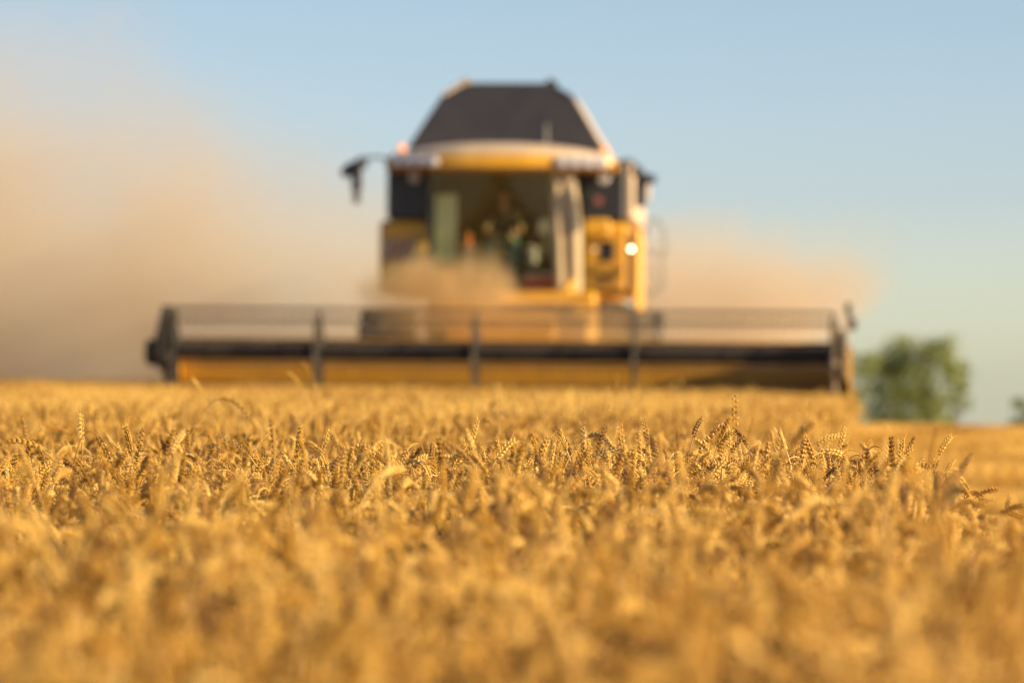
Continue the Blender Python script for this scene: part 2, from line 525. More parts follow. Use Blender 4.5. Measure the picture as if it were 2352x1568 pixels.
def scatter(name, pts, rots, scl, idx, coll, label):
    me = bpy.data.meshes.new(name)
    me.vertices.add(len(pts)); me.vertices.foreach_set('co', np.asarray(pts, np.float32).ravel())
    for nm, ty, arr, fld in (('rot', 'FLOAT_VECTOR', rots, 'vector'), ('scl', 'FLOAT_VECTOR', scl, 'vector'), ('idx', 'INT', idx, 'value')):
        at = me.attributes.new(nm, ty, 'POINT')
        at.data.foreach_set(fld, np.asarray(arr, np.int32 if ty == 'INT' else np.float32).ravel())
    ob = bpy.data.objects.new(name, me); COL.objects.link(ob)
    ng = bpy.data.node_groups.new(name + '_scatter', 'GeometryNodeTree')
    ng.interface.new_socket('Geometry', in_out='INPUT', socket_type='NodeSocketGeometry')
    ng.interface.new_socket('Geometry', in_out='OUTPUT', socket_type='NodeSocketGeometry')
    n, l = ng.nodes, ng.links
    gi = n.new('NodeGroupInput'); go = n.new('NodeGroupOutput')
    ci = n.new('GeometryNodeCollectionInfo'); ci.inputs['Collection'].default_value = coll
    ci.inputs['Separate Children'].default_value = True; ci.inputs['Reset Children'].default_value = True
    ip = n.new('GeometryNodeInstanceOnPoints'); ip.inputs['Pick Instance'].default_value = True
    def att(nm, ty):
        a = n.new('GeometryNodeInputNamedAttribute'); a.data_type = ty; a.inputs[0].default_value = nm
        return a.outputs[0]
    l.new(gi.outputs[0], ip.inputs['Points']); l.new(ci.outputs[0], ip.inputs['Instance'])
    l.new(att('idx', 'INT'), ip.inputs['Instance Index'])
    e2r = n.new('FunctionNodeEulerToRotation')
    l.new(att('rot', 'FLOAT_VECTOR'), e2r.inputs[0]); l.new(e2r.outputs[0], ip.inputs['Rotation'])
    l.new(att('scl', 'FLOAT_VECTOR'), ip.inputs['Scale'])
    l.new(ip.outputs[0], go.inputs[0])
    md = ob.modifiers.new('scatter', 'NODES'); md.node_group = ng
    tag(ob, label, None, None, 'stuff')
    return ob

NEAR = 24.0
HEAD_Y = 57.0
def half_w(y): return 0.128 * y + 1.3
def wavy_edge(x, y):
    return edge_x(y) + 0.05 * np.sin(y * 2.1) + 0.04 * np.sin(y * 5.3 + 1)
# near stalks, one instance each
N0 = 60000
yy = 1.7 + (NEAR - 1.7) * rng.random(N0 * 2)
xx = (rng.random(N0 * 2) * 2 - 1) * half_w(NEAR)
keep = (np.abs(xx) < half_w(yy)) & (xx < wavy_edge(xx, yy) + rng.normal(0, .03, len(xx)))
# thin the field a little in clumps
cl = np.sin(xx * 7.3 + 1.1 * np.sin(yy * 3.1)) * np.sin(yy * 5.7 + 1.3 * np.sin(xx * 4.9))
keep &= rng.random(len(xx)) < (0.70 + 0.32 * cl)
xx, yy = xx[keep], yy[keep]
print('near wheat stalks', len(xx))
n1 = len(xx)
zz = ground_z(xx, yy)
lumps = 0.035 * np.sin(xx * 2.3 + 0.7 * np.sin(yy * 1.1)) * np.sin(yy * 1.7 + 0.8) + 0.012 * np.sin(xx * 6.1 + yy * 4.3)
hs = 1.0 + rng.normal(0, .055, n1) + lumps / 0.8
tall = rng.random(n1) < 0.012
hs[tall] += rng.uniform(.03, .10, tall.sum())
# nothing may stand in the lens
hs *= 1 - 0.16 * smooth(-0.7, 0.1, xx - edge_x(yy)) * smooth(13, 16, yy)
nearcam = (yy < 3.5)
hs[nearcam] = np.minimum(hs[nearcam], 1.0)
ws = rng.uniform(0.8, 1.1, n1)
rot = np.stack([rng.normal(0, .05, n1), rng.normal(0, .05, n1), rng.uniform(0, 6.283, n1)], 1)
idx = rng.integers(0, NVAR, n1)
P1 = np.stack([xx, yy, zz], 1); S1 = np.stack([ws, ws, hs], 1)
# far patches of one square metre
P2 = []
for gy in np.arange(NEAR + 0.4, 92, 0.93):
    hw = half_w(gy) + 1
    for gx in np.arange(-hw, hw, 0.93):
        e = edge_x(gy)
        if gx > e - 0.5 + 0.02: continue
        if gy > HEAD_Y - 0.6 and gx > e - 9.95: continue
        P2.append((gx + rng.uniform(-.06, .06), gy + rng.uniform(-.06, .06)))
    # butt a last column against the cut edge
    if gy < HEAD_Y - 0.6: P2.append((edge_x(gy) - 0.5, gy))
    else: P2.append((edge_x(gy) - 9.95, gy))
P2 = np.array(P2); n2 = len(P2)
P2 = np.concatenate([P2, ground_z(P2[:, 0], P2[:, 1])[:, None]], 1)
R2 = np.stack([np.zeros(n2), np.zeros(n2), rng.integers(0, 4, n2) * math.pi / 2 + rng.normal(0, .06, n2)], 1)
lump2 = 1 + 0.03 * np.sin(P2[:, 0] * 1.3 + 1) * np.sin(P2[:, 1] * 0.8) + rng.normal(0, .012, n2)
lump2 = lump2 * (1 - 0.06 * smooth(-1.6, -0.4, P2[:, 0] - edge_x(P2[:, 1])))
S2 = np.stack([np.full(n2, 1.0), np.full(n2, 1.0), lump2], 1)
I2 = NVAR + rng.integers(0, NPATCH, n2)
scatter('wheat_field', np.concatenate([P1, P2]), np.concatenate([rot, R2]), np.concatenate([S1, S2]),
        np.concatenate([idx, I2]), SRC, 'ripe golden wheat crop filling the foreground up to the cutter')
# stubble
P3 = []
for gy in np.arange(16, 100, 0.98):
    hw = half_w(gy) + 1
    for gx in np.arange(-hw, hw + 1, 0.98):
        e = edge_x(gy)
        if gx > e + 0.55 or (gy > HEAD_Y + 1.5 and gx > e - 9.2):
            if math.sin(gx * 0.55 + 1.3 * math.sin(gy * 0.21)) * math.sin(gy * 0.33 + 0.6) > 0.72 and rng.random() < 0.85: continue
            P3.append((gx, gy))
P3 = np.array(P3); n3 = len(P3)
P3 = np.concatenate([P3, ground_z(P3[:, 0], P3[:, 1])[:, None]], 1)
R3 = np.stack([np.zeros(n3), np.zeros(n3), rng.integers(0, 2, n3) * math.pi - math.atan(0.0745)], 1)
scatter('stubble', P3, R3, np.ones((n3, 3)) * np.array([1, 1, 1.1]), rng.integers(0, 3, n3), STUB, 'short pale cut straw stubble on the harvested strip at right')

# individual stalks that stand clear of the crop: (tip px, ear foot px, distance, category of look, label)
def world_pt(px, py, D):
    return Vector(((px - 1176) / KPX * D, D, CAMZ + (860 - py) / KPX * D))
def bez(p0, p1, p2, p3, n):
    out = []
    for i in range(n + 1):
        t = i / n; u = 1 - t
        out.append(p0 * u ** 3 + p1 * 3 * u * u * t + p2 * 3 * u * t * t + p3 * t ** 3)
    return out
GROUP = 'single wheat stalks standing clear of the crop'
def hero(tip, foot, D, bow, label, mat='ear', fat=1.0, awn=0.4, ctrl=None):
    tp = world_pt(tip[0], tip[1], D); fp = world_pt(foot[0], foot[1], D)
    d = tp - fp; L = d.length
    # ear curve bows upwards (for nodding ears) by `bow` of its length
    up = Vector((0, 0, 1)) if bow else Vector((1, 0, 0))
    c1 = fp + d * 0.33 + up * bow * L; c2 = fp + d * 0.7 + up * bow * L
    ep = bez(fp, c1, c2, tp, 24)
    tang = (ep[1] - ep[0]).normalized()
    gx = fp.x - tang.x * 0.16; gz = float(ground_z(gx, D))
    base = Vector((gx, D + 0.01, gz))
    st = bez(base, base + Vector((0, 0, (fp.z - gz) * 0.6)), fp - tang * 0.12, fp, 16)
    root = empty('wheat_stalk', base)
    rn = random.Random(int(tip[0] * 7 + tip[1]))
    # local coordinates
    ep = [p - base for p in ep]; st = [p - base for p in st]
    A = MB(); ear_geometry(A, ep, rn, True, awn, fat)
    A.build('ear', M[mat], root)
    S = MB(); S.tube(st, 0.0017, 6, False); S.build('stem', M['straw'], root)
    Lf = MB(); leaf_geometry(Lf, st[8], rn, 0.2); Lf.build('leaf', M['straw'], root)
    tag(root, label, 'wheat stalk', GROUP)
F = HFOC
hero((185, 950), (188, 1020), F * 1.0, 0.0, 'straight upright ear standing alone above the crop at the far left, below the dust')
hero((16, 1015), (100, 1034), F * 0.95, 0.16, 'ear bent flat with its tip pointing to the left frame edge', fat=1.1)
hero((254, 1064), (223, 1000), F * 0.97, 0.12, 'drooping ear hooked over to the right in the left in-focus crop', fat=1.1)
hero((289, 980), (302, 1040), F * 1.0, 0.0, 'pale bristly ear with splayed awns in the left in-focus crop', awn=1.0, fat=1.15)
hero((328, 986), (312, 1068), F * 0.99, 0.0, 'slim dark ear leaning right just beside the pale bristly one')
hero((42, 1025), (84, 1115), F * 0.80, 0.06, 'large soft blurred ear slanting left near the left frame edge')
hero((496, 999), (560, 1034), F * 1.0, 0.10, 'thin dull grey-green ear reaching up to the left like a pointing finger', mat='ear_dull', fat=0.75, awn=0.0)
hero((757, 988), (737, 1042), F * 1.0, 0.0, 'dark slim ear leaning right, standing upright below the second reel arm', fat=0.8)
hero((886, 1072), (812, 1032), F * 0.96, 0.33, 'thick ear arched over like a hook in the middle left of the sharp crop', fat=1.2)
hero((441, 868), (474, 912), F * 1.6, 0.05, 'blurred ear tip crossing the left end of the header edge')
hero((574, 966), (506, 916), F * 1.3, 0.25, 'blurred long ear arching down to the right under the left part of the header')
hero((690, 832), (722, 878), F * 1.75, 0.22, 'higher of two blurred ears in front of the header near the second reel arm')
hero((660, 855), (698, 898), F * 1.7, 0.15, 'lower of two blurred ears in front of the header near the second reel arm')
hero((1417, 862), (1418, 912), F * 1.7, 0.0, 'short blurred upright ear tip in front of the header below the cab right side', fat=0.8)
hero((1687, 907), (1690, 1000), F * 1.12, 0.0, 'tallest thick ear standing straight above the crop, with a whitish tip', fat=1.25, awn=0.2)
hero((1660, 977), (1604, 1042), F * 1.0, 0.14, 'long curved ear sweeping up to the right beside the tallest one', fat=1.15)
hero((1398, 1016), (1350, 1003), F * 0.98, 0.30, 'small dark ear arched like a bridge right of centre', fat=0.95, mat='ear_dull')
hero((1424, 1029), (1360, 1050), F * 0.98, 0.05, 'dark ear lying almost level just below the arched one', fat=1.1, mat='ear_dull')
hero((1425, 978), (1434, 1062), F * 0.97, 0.0, 'long pale ear standing upright right of the arched dark one')
hero((1479, 962), (1490, 1024), F * 1.05, 0.0, 'slim dark ear, the higher of the upright pair right of centre', fat=0.85)
hero((1466, 990), (1471, 1060), F * 1.0, 0.0, 'smooth pale ear, the lower of the upright pair right of centre')
hero((1284, 988), (1302, 1034), F * 1.0, 0.0, 'short knobbly ear leaning left at the centre right of the sharp crop')
hero((1338, 972), (1342, 1050), F * 1.08, 0.0, 'grey-brown blurred ear upright behind the arched dark one', mat='ear_dull')
hero((1790, 990), (1806, 1034), F * 1.02, 0.0, 'short ear leaning left, alone between the tallest one and the crop edge')
hero((1843, 975), (1845, 1054), F * 1.02, 0.0, 'tall dark ear upright at the right end of the sharp crop', mat='ear_dull', awn=0.8)
hero((2068, 1043), (2010, 1108), F * 1.0, 0.14, 'curved ear sweeping up to the right on the last clump by the cut edge', fat=1.15)
hero((2076, 1054), (2084, 1108), F * 1.0, 0.0, 'slim upright ear at the right end of the last clump by the cut edge', fat=0.85)
hero((2203, 1119), (2157, 1178), F * 0.62, 0.12, 'big dark brown blurred ear leaning right in the right foreground', mat='ear_dull', fat=1.1)
hero((1671, 978), (1675, 1034), F * 1.0, 0.0, 'slim upright ear standing just left of the foot of the tallest one', fat=0.85)

# ------------------------------------------------------------------ combine harvester
YAW = math.atan(0.0745)
HX = -0.09
HGZ = float(ground_z(0, HEAD_Y + 3))
comb = empty('combine_harvester', (HX, HEAD_Y, HGZ), (0, R(0.5), -YAW))
tag(comb, 'yellow and black combine harvester with wide header driving towards the camera', 'combine harvester')
def LX(px, ly):     # local x of a photo column at local depth ly
    D = HEAD_Y + ly
    return (px - 1176) / KPX * D - HX - 0.0745 * ly - (0.04 if ly > 1 else 0)
def LZ(py, ly):
    D = HEAD_Y + ly
    return CAMZ + (860 - py) / KPX * D - HGZ

# ---- header
HW = 4.56
hd = MB()
hd.box(-HW, HW, 1.30, 1.36, 0.25, LZ(792, 1.3), 0.012)
hd.box(-HW, HW, 1.22, 1.42, LZ(792, 1.3) + 0.004, LZ(780, 1.3), 0.02)
hd.panel([(-HW, 0.05, 0.16), (HW, 0.05, 0.16), (HW, 1.30, 0.25), (-HW, 1.30, 0.25)], 0.03)
hd.prism([(1.30, 0.25), (0.95, 0.21), (0.75, 0.20), (0.75, 0.17), (1.30, 0.2)], 'x', -HW + .01, HW - .01)
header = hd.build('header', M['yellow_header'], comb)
for s in (-1, 1):
    dv = MB()
    dv.prism([(-0.55, 0.12), (0.05, 0.55), (0.9, 1.15), (1.40, 1.45), (1.42, 0.2), (0.0, 0.10)], 'x', s * (HW + .004), s * (HW + .05))
    dv.tube([(s * (HW + .03), -1.0, 0.16), (s * (HW + .03), -0.55, 0.30), (s * (HW + .03), 0.0, 0.62), (s * (HW + .03), 0.5, 0.95)], [0.015, 0.03, 0.03, 0.02], 8)
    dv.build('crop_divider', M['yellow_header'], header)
kb = MB()
kb.box(-HW, HW, -0.04, 0.045, 0.15, 0.185)
for k in range(120):
    x = -HW + 0.04 + k * (2 * HW - .08) / 119
    kb.add([(x - .012, -.04, .15), (x + .012, -.04, .15), (x + .012, -.04, .18), (x - .012, -.04, .18), (x, -.16, .16)], [(0, 1, 4), (1, 2, 4), (2, 3, 4), (3, 0, 4)])
kb.build('cutter_bar', M['worn_steel'], header)
au = MB()
au.lathe([(-HW + .05, .2), (HW - .05, .2)], 'x', (0, 0.92, 0.45), 20)
for s in (-1, 1):      # spiral flights
    nseg = 170; vs = []; fs = []
    for i in range(nseg + 1):
        a = i * 0.33; x = s * (HW - .08 - i * (HW - .8) / nseg)
        for r in (.195, .27):
            vs.append((x, .92 + r * math.cos(a), .45 + r * math.sin(a)))
    for i in range(nseg): fs.append((2 * i, 2 * i + 1, 2 * i + 3, 2 * i + 2))
    off = len(vs)
    vs2 = [(v[0] + .006, v[1], v[2]) for v in vs]
    fs2 = [tuple(j + off for j in f) for f in fs]
    for i in range(nseg): fs2.append((2 * i + 1, 2 * i + 3, off + 2 * i + 3, off + 2 * i + 1))
    au.add(vs + vs2, fs + fs2)
au.build('auger', M['yellow_header'], header)

# ---- reel
RY, RZ, RR = 0.25, LZ(812, 0.25), (LZ(713, 0.25) - LZ(812, 0.25)) / math.sin(R(75))
RX0, RX1 = LX(385, .25), LX(1915, .25)
rl = MB()
rl.tube([(RX0, RY, RZ), (RX1, RY, RZ)], 0.112, 20)
for k in range(9):
    x = RX0 + (k + .5) * (RX1 - RX0) / 9
    rl.tube([(x - .03, RY, RZ), (x + .03, RY, RZ)], 0.120, 20)
reel = rl.build('reel', M['dark_metal'], comb)
ARMX = [RX0 + .02, LX(727, .25), LX(1090, .25), LX(1455, .25), RX1 - .02]
A0 = R(75)
for i, x in enumerate(ARMX):
    sp = MB()
    w = 0.055 if i in (0, 4) else 0.03
    for k in range(6):
        a = A0 + k * R(60)
        dy, dz = math.cos(a), math.sin(a)
        sp.tube([(x, RY + dy * .10, RZ + dz * .10), (x, RY + dy * (RR - .02), RZ + dz * (RR - .02))], [w * 1.25, w * .75], 6)
        a2 = a + R(60)
        sp.tube([(x, RY + dy * RR * .97, RZ + dz * RR * .97), (x, RY + math.cos(a2) * RR * .97, RZ + math.sin(a2) * RR * .97)], .018, 6)
    sp.lathe([(-.03, .17), (.03, .17)], 'x', (x, RY, RZ), 20)
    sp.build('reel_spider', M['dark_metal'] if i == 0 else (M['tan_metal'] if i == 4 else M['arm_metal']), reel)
for k in range(6):
    a = A0 + k * R(60)
    by, bz = RY + math.cos(a) * RR, RZ + math.sin(a) * RR
    bt = MB()
    bt.tube([(RX0, by, bz), (RX1, by, bz)], 0.020, 8)
    nt = 96
    for q in range(nt):
        x = RX0 + .06 + q * (RX1 - RX0 - .12) / (nt - 1)
        bt.lathe([(-.015, .022), (.015, .022)], 'x', (x, by, bz), 6)
        bt.tube([(x, by, bz), (x - .010, by - .01, bz - .07), (x, by + .02, bz - .14)], [.006, .005, .003], 4, False)
    bt.build('reel_bat', M['plastic_tine'], reel)
# end shields with the reel drive on the left
es = MB()
arc = [(RY + math.cos(t) * (RR + .02), RZ + math.sin(t) * (RR + .02)) for t in np.linspace(R(95), R(205), 12)]
arc2 = [(RY + math.cos(t) * (RR - .16), RZ + math.sin(t) * (RR - .16)) for t in np.linspace(R(205), R(95), 12)]
es.prism(arc + arc2, 'x', RX0 - .10, RX0 - .05)
es.lathe([(-.34, .15), (-.31, .18), (-.20, .18), (-.17, .12), (-.03, .12)], 'x', (RX0, RY, RZ - .02), 20)
es.tube([(RX0 - .07, RY, RZ), (RX0 - .07, RY - .02, RZ + .30), (RX0 - .03, RY + .02, RZ + RR)], [.08, .07, .045], 8)
es.tube([(RX0 - .07, RY, RZ), (RX0 - .05, RY + .04, RZ - .52)], [.07, .06], 8)
es.tube([(RX0 - .20, RY, RZ + .16), (RX0 - .16, RY + .1, RZ + .42)], [.035, .025], 8)
es.build('reel_drive', M['dark_metal'], header)
for s, x in ((-1, RX0 - .12), (1, RX1 + .08)):
    ar = MB()
    ar.tube([(x, 1.5, 1.35), (x, 1.1, 1.62), (x, .6, 1.50), (x, RY, RZ)], [.05, .055, .05, .045], 8)
    ar.tube([(x - s * .06, 1.5, .9), (x - s * .06, .75, 1.42)], .03, 8)
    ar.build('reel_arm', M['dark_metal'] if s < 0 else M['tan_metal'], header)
rs = MB()   # right end sheet, lit by the sun
x = RX1 + .06
rs.prism([(-.12, 1.0), (-.12, 1.55), (.10, LZ(722, .25)), (.75, LZ(722, .25)), (1.2, 1.45), (1.2, .95)], 'x', x + .06, x + .10)
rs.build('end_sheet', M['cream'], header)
rs2 = MB()
rs2.box(x - .14, x - .02, .28, .34, 1.0, LZ(732, .3), .01)
rs2.build('end_bracket', M['tan_metal'], header)
ml = MB()   # marker lamp on its bracket above the right end
ml.tube([(x + .08, .4, LZ(722, .25) - .1), (x + .12, .4, LZ(735, .4)), (x + .10, .4, LZ(690, .4))], [.02, .03, .045], 8)
ml.box(x + .08, x + .22, .33, .45, LZ(752, .4), LZ(725, .4), .02)
ml.build('marker_lamp', M['black_panel'], header)

# ---- feeder house
BX = -0.25      # body centre line against the header's
fh = MB()
fh.prism([(1.44, .35), (1.44, 1.40), (2.2, 1.80), (3.3, 2.15), (3.3, 1.25), (2.2, .62)], 'x', BX - .72, BX + .72)
fh.box(BX - .8, BX - .722, 1.6, 3.1, 1.2, 1.32)
fh.box(BX + .722, BX + .8, 1.6, 3.1, 1.2, 1.32)
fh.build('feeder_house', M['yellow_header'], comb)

# ---- chassis and body
bd = MB()
y0 = 3.5
bl, br = LX(872, y0), LX(1446, y0)
zy0, zy1 = LZ(672, y0), LZ(507, y0)     # lower yellow panels
bd.box(bl, LX(985, y0), y0, y0 + 5.4, zy0 - .02, zy1, .05)
bd.box(LX(985, y0) + .004, LX(1340, y0) - .004, y0 + .95, y0 + 5.3, 1.4, zy1 + .4, .03)
bd.box(LX(1340, y0), br, y0, y0 + 5.4, zy0, zy1 - .03, .06)
bd.box(LX(1345, y0), LX(1405, y0), y0 - .10, y0 - .004, zy1 - .22, zy1 + .03, .03)
bd.box(LX(1355, y0), LX(1430, y0), y0 - .06, y0 - .004, LZ(668, y0), LZ(655, y0), .015)
bd.box(LX(1350, y0), LX(1437, y0), y0 - .055, y0 - .004, LZ(628, y0), LZ(605, y0), .015)
bd.box(bl + .35, br - .35, y0 + 5.35, y0 + 6.6, 1.3, 2.9, .15)
body = bd.build('body', M['yellow'], comb)
vt = MB(); vt.box(LX(1382, y0), LX(1413, y0), y0 - .02, y0 + .02, LZ(597, y0), LZ(553, y0), .008)
vt.build('air_intake', M['black_panel'], body)
vt = MB()
for q in range(4): vt.box(LX(1378, y0), LX(1420, y0), y0 - .03, y0 - .002, LZ(642, y0) + q * .045, LZ(642, y0) + q * .045 + .022)
vt.build('grille', M['dark_metal'], body)
hz = MB()
for q in range(4):
    a = LX(884, y0) + q * .10
    hz.panel([(a, y0 - .012, LZ(600, y0)), (a + .05, y0 - .012, LZ(600, y0)), (a + .17, y0 - .012, LZ(552, y0)), (a + .12, y0 - .012, LZ(552, y0))], -.006)
M['faded_red'] = paint('faded_red', (.38, .13, .07), .6, dust=.5)
hz.build('warning_stripe', M['faded_red'], body)
hz = MB(); hz.box(LX(880, y0), LX(884, y0) + .49, y0 - .008, y0 - .002, LZ(602, y0), LZ(550, y0))
M['dusty_white'] = paint('dusty_white', (.50, .38, .24), .6, dust=.6)
hz.build('warning_board', M['dusty_white'], body)
# under-frame, axle, dark machinery
ch = MB()
ch.box(BX - 1.1, BX + 1.1, 3.35, 9.0, .95, 1.4, .04)
ch.tube([(BX - 1.35, 3.6, .92), (BX + 1.45, 3.6, .92)], .16, 12)
ch.box(LX(1380, y0), LX(1445, y0), y0 - .35, y0 + 1.2, LZ(790, y0), LZ(692, y0), .05)
ch.box(LX(985, y0), LX(1340, y0), y0 - .2, y0 + .9, 1.45, LZ(690, y0), .04)
ch.tube([(BX - 1.1, 8.3, .62), (BX + 1.2, 8.3, .62)], .10, 10)
ch.build('chassis', M['dark_metal'], comb)
# upper tank sides
up = MB()
uz0, uz1 = zy1 + .004, LZ(378, y0)
up.box(LX(888, y0), LX(985, y0), y0 + .02, y0 + 4.2, uz0, uz1, .04)
up.box(LX(1338, y0), LX(1441, y0) - .01, y0 + .02, y0 + 4.2, uz0, LZ(366, y0), .04)
up.box(LX(985, y0) + .004, LX(1338, y0) - .004, y0 + 1.0, y0 + 4.1, uz0 + .45, LZ(366, y0), .03)
tank = up.build('grain_tank', M['black_panel'], comb)
sp_ = MB()
sp_.box(LX(1441, y0) + .002, LX(1441, y0) + .09, y0 + .10, y0 + 4.0, uz0 + .02, LZ(370, y0), .02)
sp_.build('side_panel', M['cream'], tank)
em = MB(); em.lathe([(-.02, .06), (0, .055)], 'y', (LX(1377, y0), y0 + .012, LZ(460, y0)), 20)
em.build('reflector', M['dull_red'], tank)
for px, py in ((953, 408), (1388, 408)):
    em = MB(); em.lathe([(-.06, .075), (-.03, .09), (0.01, .06)], 'y', (LX(px, y0), y0 + .0, LZ(py, y0)), 16)
    em.build('work_lamp', M['lens'], tank)

# ---- tank extension: four leaning panels
ty = 4.2
tb = LZ(342, ty)
def TX(px): return LX(px, ty)
ex = MB()
front = [(TX(938), ty, tb), (TX(1384), ty, tb), (TX(1309), ty + .35, LZ(217, ty)), (TX(1262), ty + .42, LZ(189, ty)), (TX(1060), ty + .42, LZ(189, ty)), (TX(1012), ty + .35, LZ(217, ty))]
ex.panel(front, -.04)
ex.build('front_cover', M['tank_black'], tank)
bk = MB()
ty2 = ty + 2.9
bk.panel([(p[0], ty2 - (p[1] - ty), p[2]) for p in front], .04)
bk.build('rear_cover', M['tank_black'], tank)
for s, (a, b_, c) in ((-1, (938, 1012, 1060)), (1, (1384, 1309, 1262))):
    sdp = MB()
    o = s * .03
    sdp.panel([(TX(a) + o, ty + .03, tb), (TX(a) + o, ty2 - .03, tb), (TX(b_) + o, ty2 - .38, LZ(217, ty)), (TX(b_) + o, ty + .38, LZ(217, ty))], .035 * s)
    sdp.panel([(TX(b_) + o, ty + .385, LZ(217, ty) + .004), (TX(b_) + o, ty2 - .385, LZ(217, ty) + .004), (TX(c), ty2 - .45, LZ(188, ty)), (TX(c), ty + .45, LZ(188, ty))], .035 * s)
    sdp.build('side_cover', M['cream'], tank)
rm = MB()
rm.tube([(TX(1012), ty + .33, LZ(216, ty)), (TX(1060), ty + .40, LZ(186, ty))], .035, 8)
rm.tube([(TX(1055), ty + .40, LZ(187, ty)), (TX(1075), ty + .40, LZ(181, ty))], .05, 8)
rm.build('edge_trim', M['cream'], tank)
hn = MB()
hn.tube([(TX(1250), ty + .40, LZ(190, ty)), (TX(1258), ty + .40, LZ(179, ty)), (TX(1275), ty + .40, LZ(190, ty))], .03, 8)
hn.build('hinge', M['dark_metal'], tank)
hn = MB()
hn.tube([(TX(1300), ty + .3, LZ(212, ty)), (TX(1306), ty + .33, LZ(236, ty))], .03, 8)
hn.build('hinge', M['dark_metal'], tank)

# ---- cab
cy0, cy1 = 2.75, 4.35
cz0, cz1 = LZ(664, cy0), LZ(392, cy0)
cxl, cxr = LX(985, cy0), LX(1333, cy0)
cab = MB()
cab.box(cxl - .02, cxr + .02, cy0 + .02, cy1, cz0 - .18, cz0 - .02, .04)     # floor
cab.box(cxl, cxr, cy1 - .05, cy1, cz0 - .02, cz1, .01)                        # rear wall
cab.box(cxl, cxl + .06, cy1 - .12, cy1 - .06, cz0 - .02, cz1, .01)
cab.box(cxr - .06, cxr, cy1 - .12, cy1 - .06, cz0 - .02, cz1, .01)
cabo = cab.build('cab', M['cab_trim'], comb)
wsl, wsr = LX(988, cy0), LX(1278, cy0)
def arcx(u, bulge=.20):      # windshield plan curve
    x = wsl + (wsr - wsl) * u
    return x, cy0 + .06 - bulge * math.sin(math.pi * u) 
gl = MB(); vs = []; fs = []
NU, NV = 14, 6
for j in range(NV + 1):
    z = cz0 + (cz1 - cz0) * j / NV
    for i in range(NU + 1):
        x, y = arcx(i / NU); vs.append((x, y - .04 * math.sin(math.pi * j / NV * .9) + .16 - .20 * j / NV, z))
for j in range(NV):
    for i in range(NU):
        a = j * (NU + 1) + i; fs.append((a, a + 1, a + NU + 2, a + NU + 1))
gl.add(vs, fs); gl.build('windshield', M['glass'], cabo)
sg = MB(); sg.panel([(cxr - .02, cy0 + .30, cz0), (cxr - .02, cy1 - .14, cz0), (cxr - .02, cy1 - .14, cz1), (cxr - .02, cy0 + .30, cz1)], .006)
sg.build('door_glass', M['glass_side'], cabo)
sg = MB(); sg.panel([(cxl + .02, cy0 + .14, cz0), (cxl + .02, cy1 - .14, cz0), (cxl + .02, cy1 - .14, cz1), (cxl + .02, cy0 + .14, cz1)], .006)
sg.build('side_glass', M['glass_side'], cabo)
pl = MB()
pl.tube([(LX(1322, cy0), cy0 + .14, cz0 - .02), (LX(1318, cy0), cy0 + .08, (cz0 + cz1) / 2), (LX(1300, cy0), cy0 + .12, cz1)], [.11, .125, .125], 12)
pl.tube([(LX(1290, cy0), cy0 + .08, cz0 - .02), (LX(1284, cy0), cy0 + .02, (cz0 + cz1) / 2), (LX(1278, cy0), cy0 + .08, cz1)], [.08, .09, .085], 8)
M['pillar'] = paint('pillar_tan', (.40, .31, .17), .5, dust=.3)
pl.build('pillar', M['pillar'], cabo)
pl = MB()
pl.tube([(LX(984, cy0), cy0 + .10, cz0), (LX(988, cy0), cy0 + .04, (cz0 + cz1) / 2), (LX(992, cy0), cy0 + .10, cz1)], .035, 8)
pl.build('pillar', M['black_panel'], cabo)
# pale green sheet standing in for the reflection at the left of the windshield
bl_ = MB(); bl_.box(LX(994, cy0), LX(1044, cy0), cy0 + .42, cy0 + .46, LZ(600, cy0), LZ(445, cy0), .01)
M['reflection_tone'] = paint('reflection_paint', (0.66, 0.68, 0.48), 0.8, dust=0)  # greenish glass reflection put into a plain colour
bl_.build('pane_reflection', M['reflection_tone'], cabo)
# roof
rf = MB()
rl_, rr_ = LX(884, cy0), LX(1414, cy0)
rz0, rz1 = LZ(393, cy0), LZ(336, cy0)
rcx = (rl_ + rr_) / 2
secs = []
NR = 18
for i in range(NR + 1):
    u = i / NR * 2 - 1
    x = rcx + u * (rr_ - rl_) / 2
    fy = cy0 - .38 + .42 * abs(u) ** 2.6            # front bulges forward at the middle
    top = rz1 - .16 * abs(u) ** 2.2
    bot = rz0 + .02 * abs(u)
    secs.append([(x, fy + .10, bot), (x, fy, bot + .04), (x, fy + .01, bot + .55 * (top - bot)), (x, fy + .10, top - .035), (x, fy + .30, top), (x, cy1 + .05, top), (x, cy1 + .10, top - .05), (x, cy1 + .10, bot + .02), (x, cy1, bot)])
vs = [p for s_ in secs for p in s_]; fs = []
q = 9
for i in range(NR):
    for k in range(q): fs.append((i * q + k, i * q + (k + 1) % q, (i + 1) * q + (k + 1) % q, (i + 1) * q + k))
fs.append(tuple(range(q))); fs.append(tuple(range(NR * q, NR * q + q)))
rf.add(vs, fs)
roof = rf.build('cab_roof', M['yellow'], comb)
rc = MB()  # pale roof cap
vs = []; fs = []
for i in range(NR + 1):
    u = (i / NR * 2 - 1) * .97
    x = rcx + u * (rr_ - rl_) / 2
    fy = cy0 - .35 + .42 * abs(u) ** 2.6
    top = rz1 - .16 * abs(u) ** 2.2
    for (yy_, zz_) in ((fy, top - .13), (fy + .03, top - .02), (fy + .28, top + .045), (cy1 + .02, top + .05), (cy1 + .05, top - .10)): vs.append((x, yy_, zz_))
for i in range(NR):
    for k in range(4): fs.append((i * 5 + k, i * 5 + k + 1, (i + 1) * 5 + k + 1, (i + 1) * 5 + k))
fs.append(tuple(range(5))); fs.append(tuple(range(NR * 5, NR * 5 + 5)))
